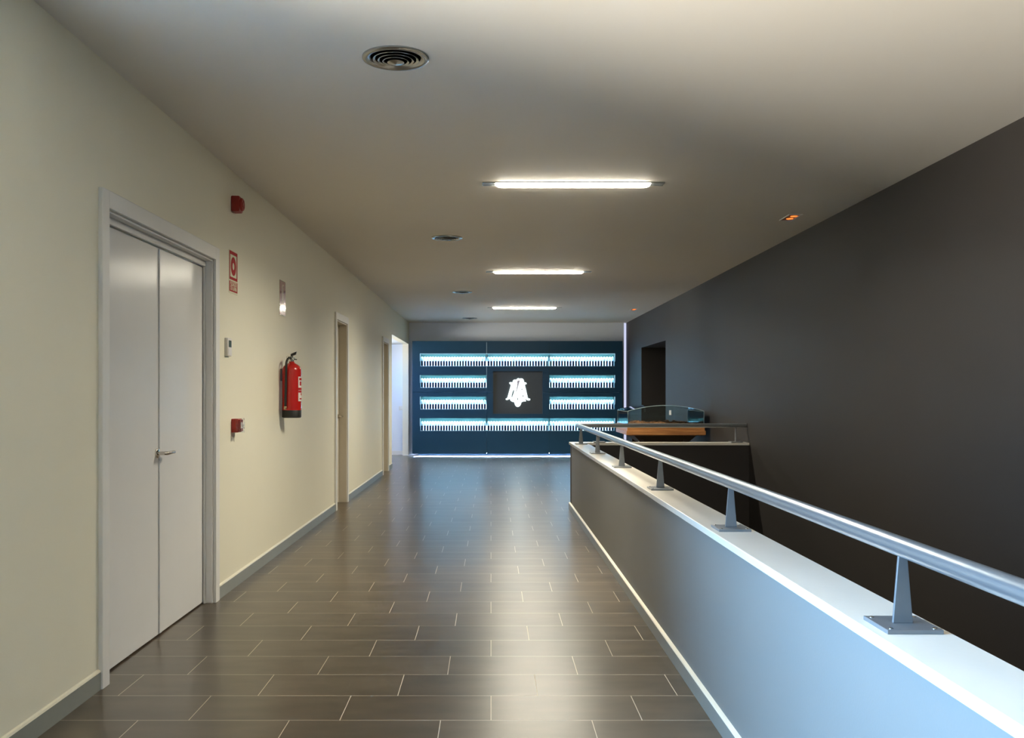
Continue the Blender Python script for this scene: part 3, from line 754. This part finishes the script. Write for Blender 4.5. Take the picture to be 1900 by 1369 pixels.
mb.add(pv, [(j*nx+i, j*nx+i+1, (j+1)*nx+i+1, (j+1)*nx+i) for j in range(ny-1) for i in range(nx-1)], True)
b0 = len(mb.v)
mb.box(x0, x1, y0, y1, .806, .867)
tag(obj('relief_model', mb, m), 'rough brown relief model lying under the glass cover of the display table', 'model')
# glass cover with an arched top
t = tag(empty('glass_cover', ((TX0+TX1)/2, (TY0+TY1)/2, .885)), 'clear arched glass cover standing on the wooden display table', 'glass case')
gz0, gz1, ga = .8855, 1.058, .073; gt = .005
N_ = 24
def arc(i, dz=0):
    u = i/N_; return (TX0+.006+(TX1-TX0-.012)*u, gz1+ga*(1-(2*u-1)**2)+dz)
for (ya, nm) in ((TY0+.008, 'front_pane'), (TY1-.014, 'rear_pane')):
    mb = MB(); pv = []
    for yq in (ya, ya+gt):
        for i in range(N_+1):
            x, z = arc(i); pv += [(x, yq, gz0), (x, yq, z)]
    k = 2*(N_+1)
    fs = [(2*i, 2*i+2, 2*i+3, 2*i+1) for i in range(N_)]+[(k+2*i, k+2*i+1, k+2*i+3, k+2*i+2) for i in range(N_)]
    fs += [(2*i+1, 2*i+3, k+2*i+3, k+2*i+1) for i in range(N_)]+[(2*i, k+2*i, k+2*i+2, 2*i+2) for i in range(N_)]
    fs += [(0, 1, k+1, k), (2*N_, k+2*N_, k+2*N_+1, 2*N_+1)]
    mb.add(pv, fs); obj(nm, mb, M['glass'], t)
for xa, nm in ((TX0+.006, 'side_pane'), (TX1-.011, 'side_pane')):
    p = obj(nm, MB().box(xa, xa+gt, TY0+.014, TY1-.015, gz0, gz1), M['glass'], t)
    mb = MB(); e = .006
    for yq in (TY0+.008, TY1-.014): mb.box(xa-.001, xa+e, yq, yq+e, gz0, gz1)
    mb.box(xa-.001, xa+e, TY0+.014, TY1-.014, gz1-e, gz1)
    obj('pane_edge', mb, M['glassedge'], p)
mb = MB(); pv = []
for dz in (0, gt):
    for i in range(N_+1):
        x, z = arc(i, dz); pv += [(x, TY0, z), (x, TY1, z)]
k = 2*(N_+1)
fs = [(2*i, 2*i+1, 2*i+3, 2*i+2) for i in range(N_)]+[(k+2*i, k+2*i+2, k+2*i+3, k+2*i+1) for i in range(N_)]
fs += [(2*i, 2*i+2, k+2*i+2, k+2*i) for i in range(N_)]+[(2*i+1, k+2*i+1, k+2*i+3, 2*i+3) for i in range(N_)]
fs += [(0, k, k+1, 1), (2*N_, 2*N_+1, k+2*N_+1, k+2*N_)]
mb.add(pv, fs, True); tp = obj('arched_top', mb, M['glass'], t)
mb = MB().tube([(arc(i)[0], TY0-.001, arc(i)[1]+.0025) for i in range(N_+1)], .0028, 6)
obj('pane_edge', mb, M['glassedge'], tp)
tag(obj('card', MB().box(2.305, 2.332, TY0+.003, TY0+.0045, 1.010, 1.072), M['paper']), 'small white card stuck on the front of the glass cover', 'card')
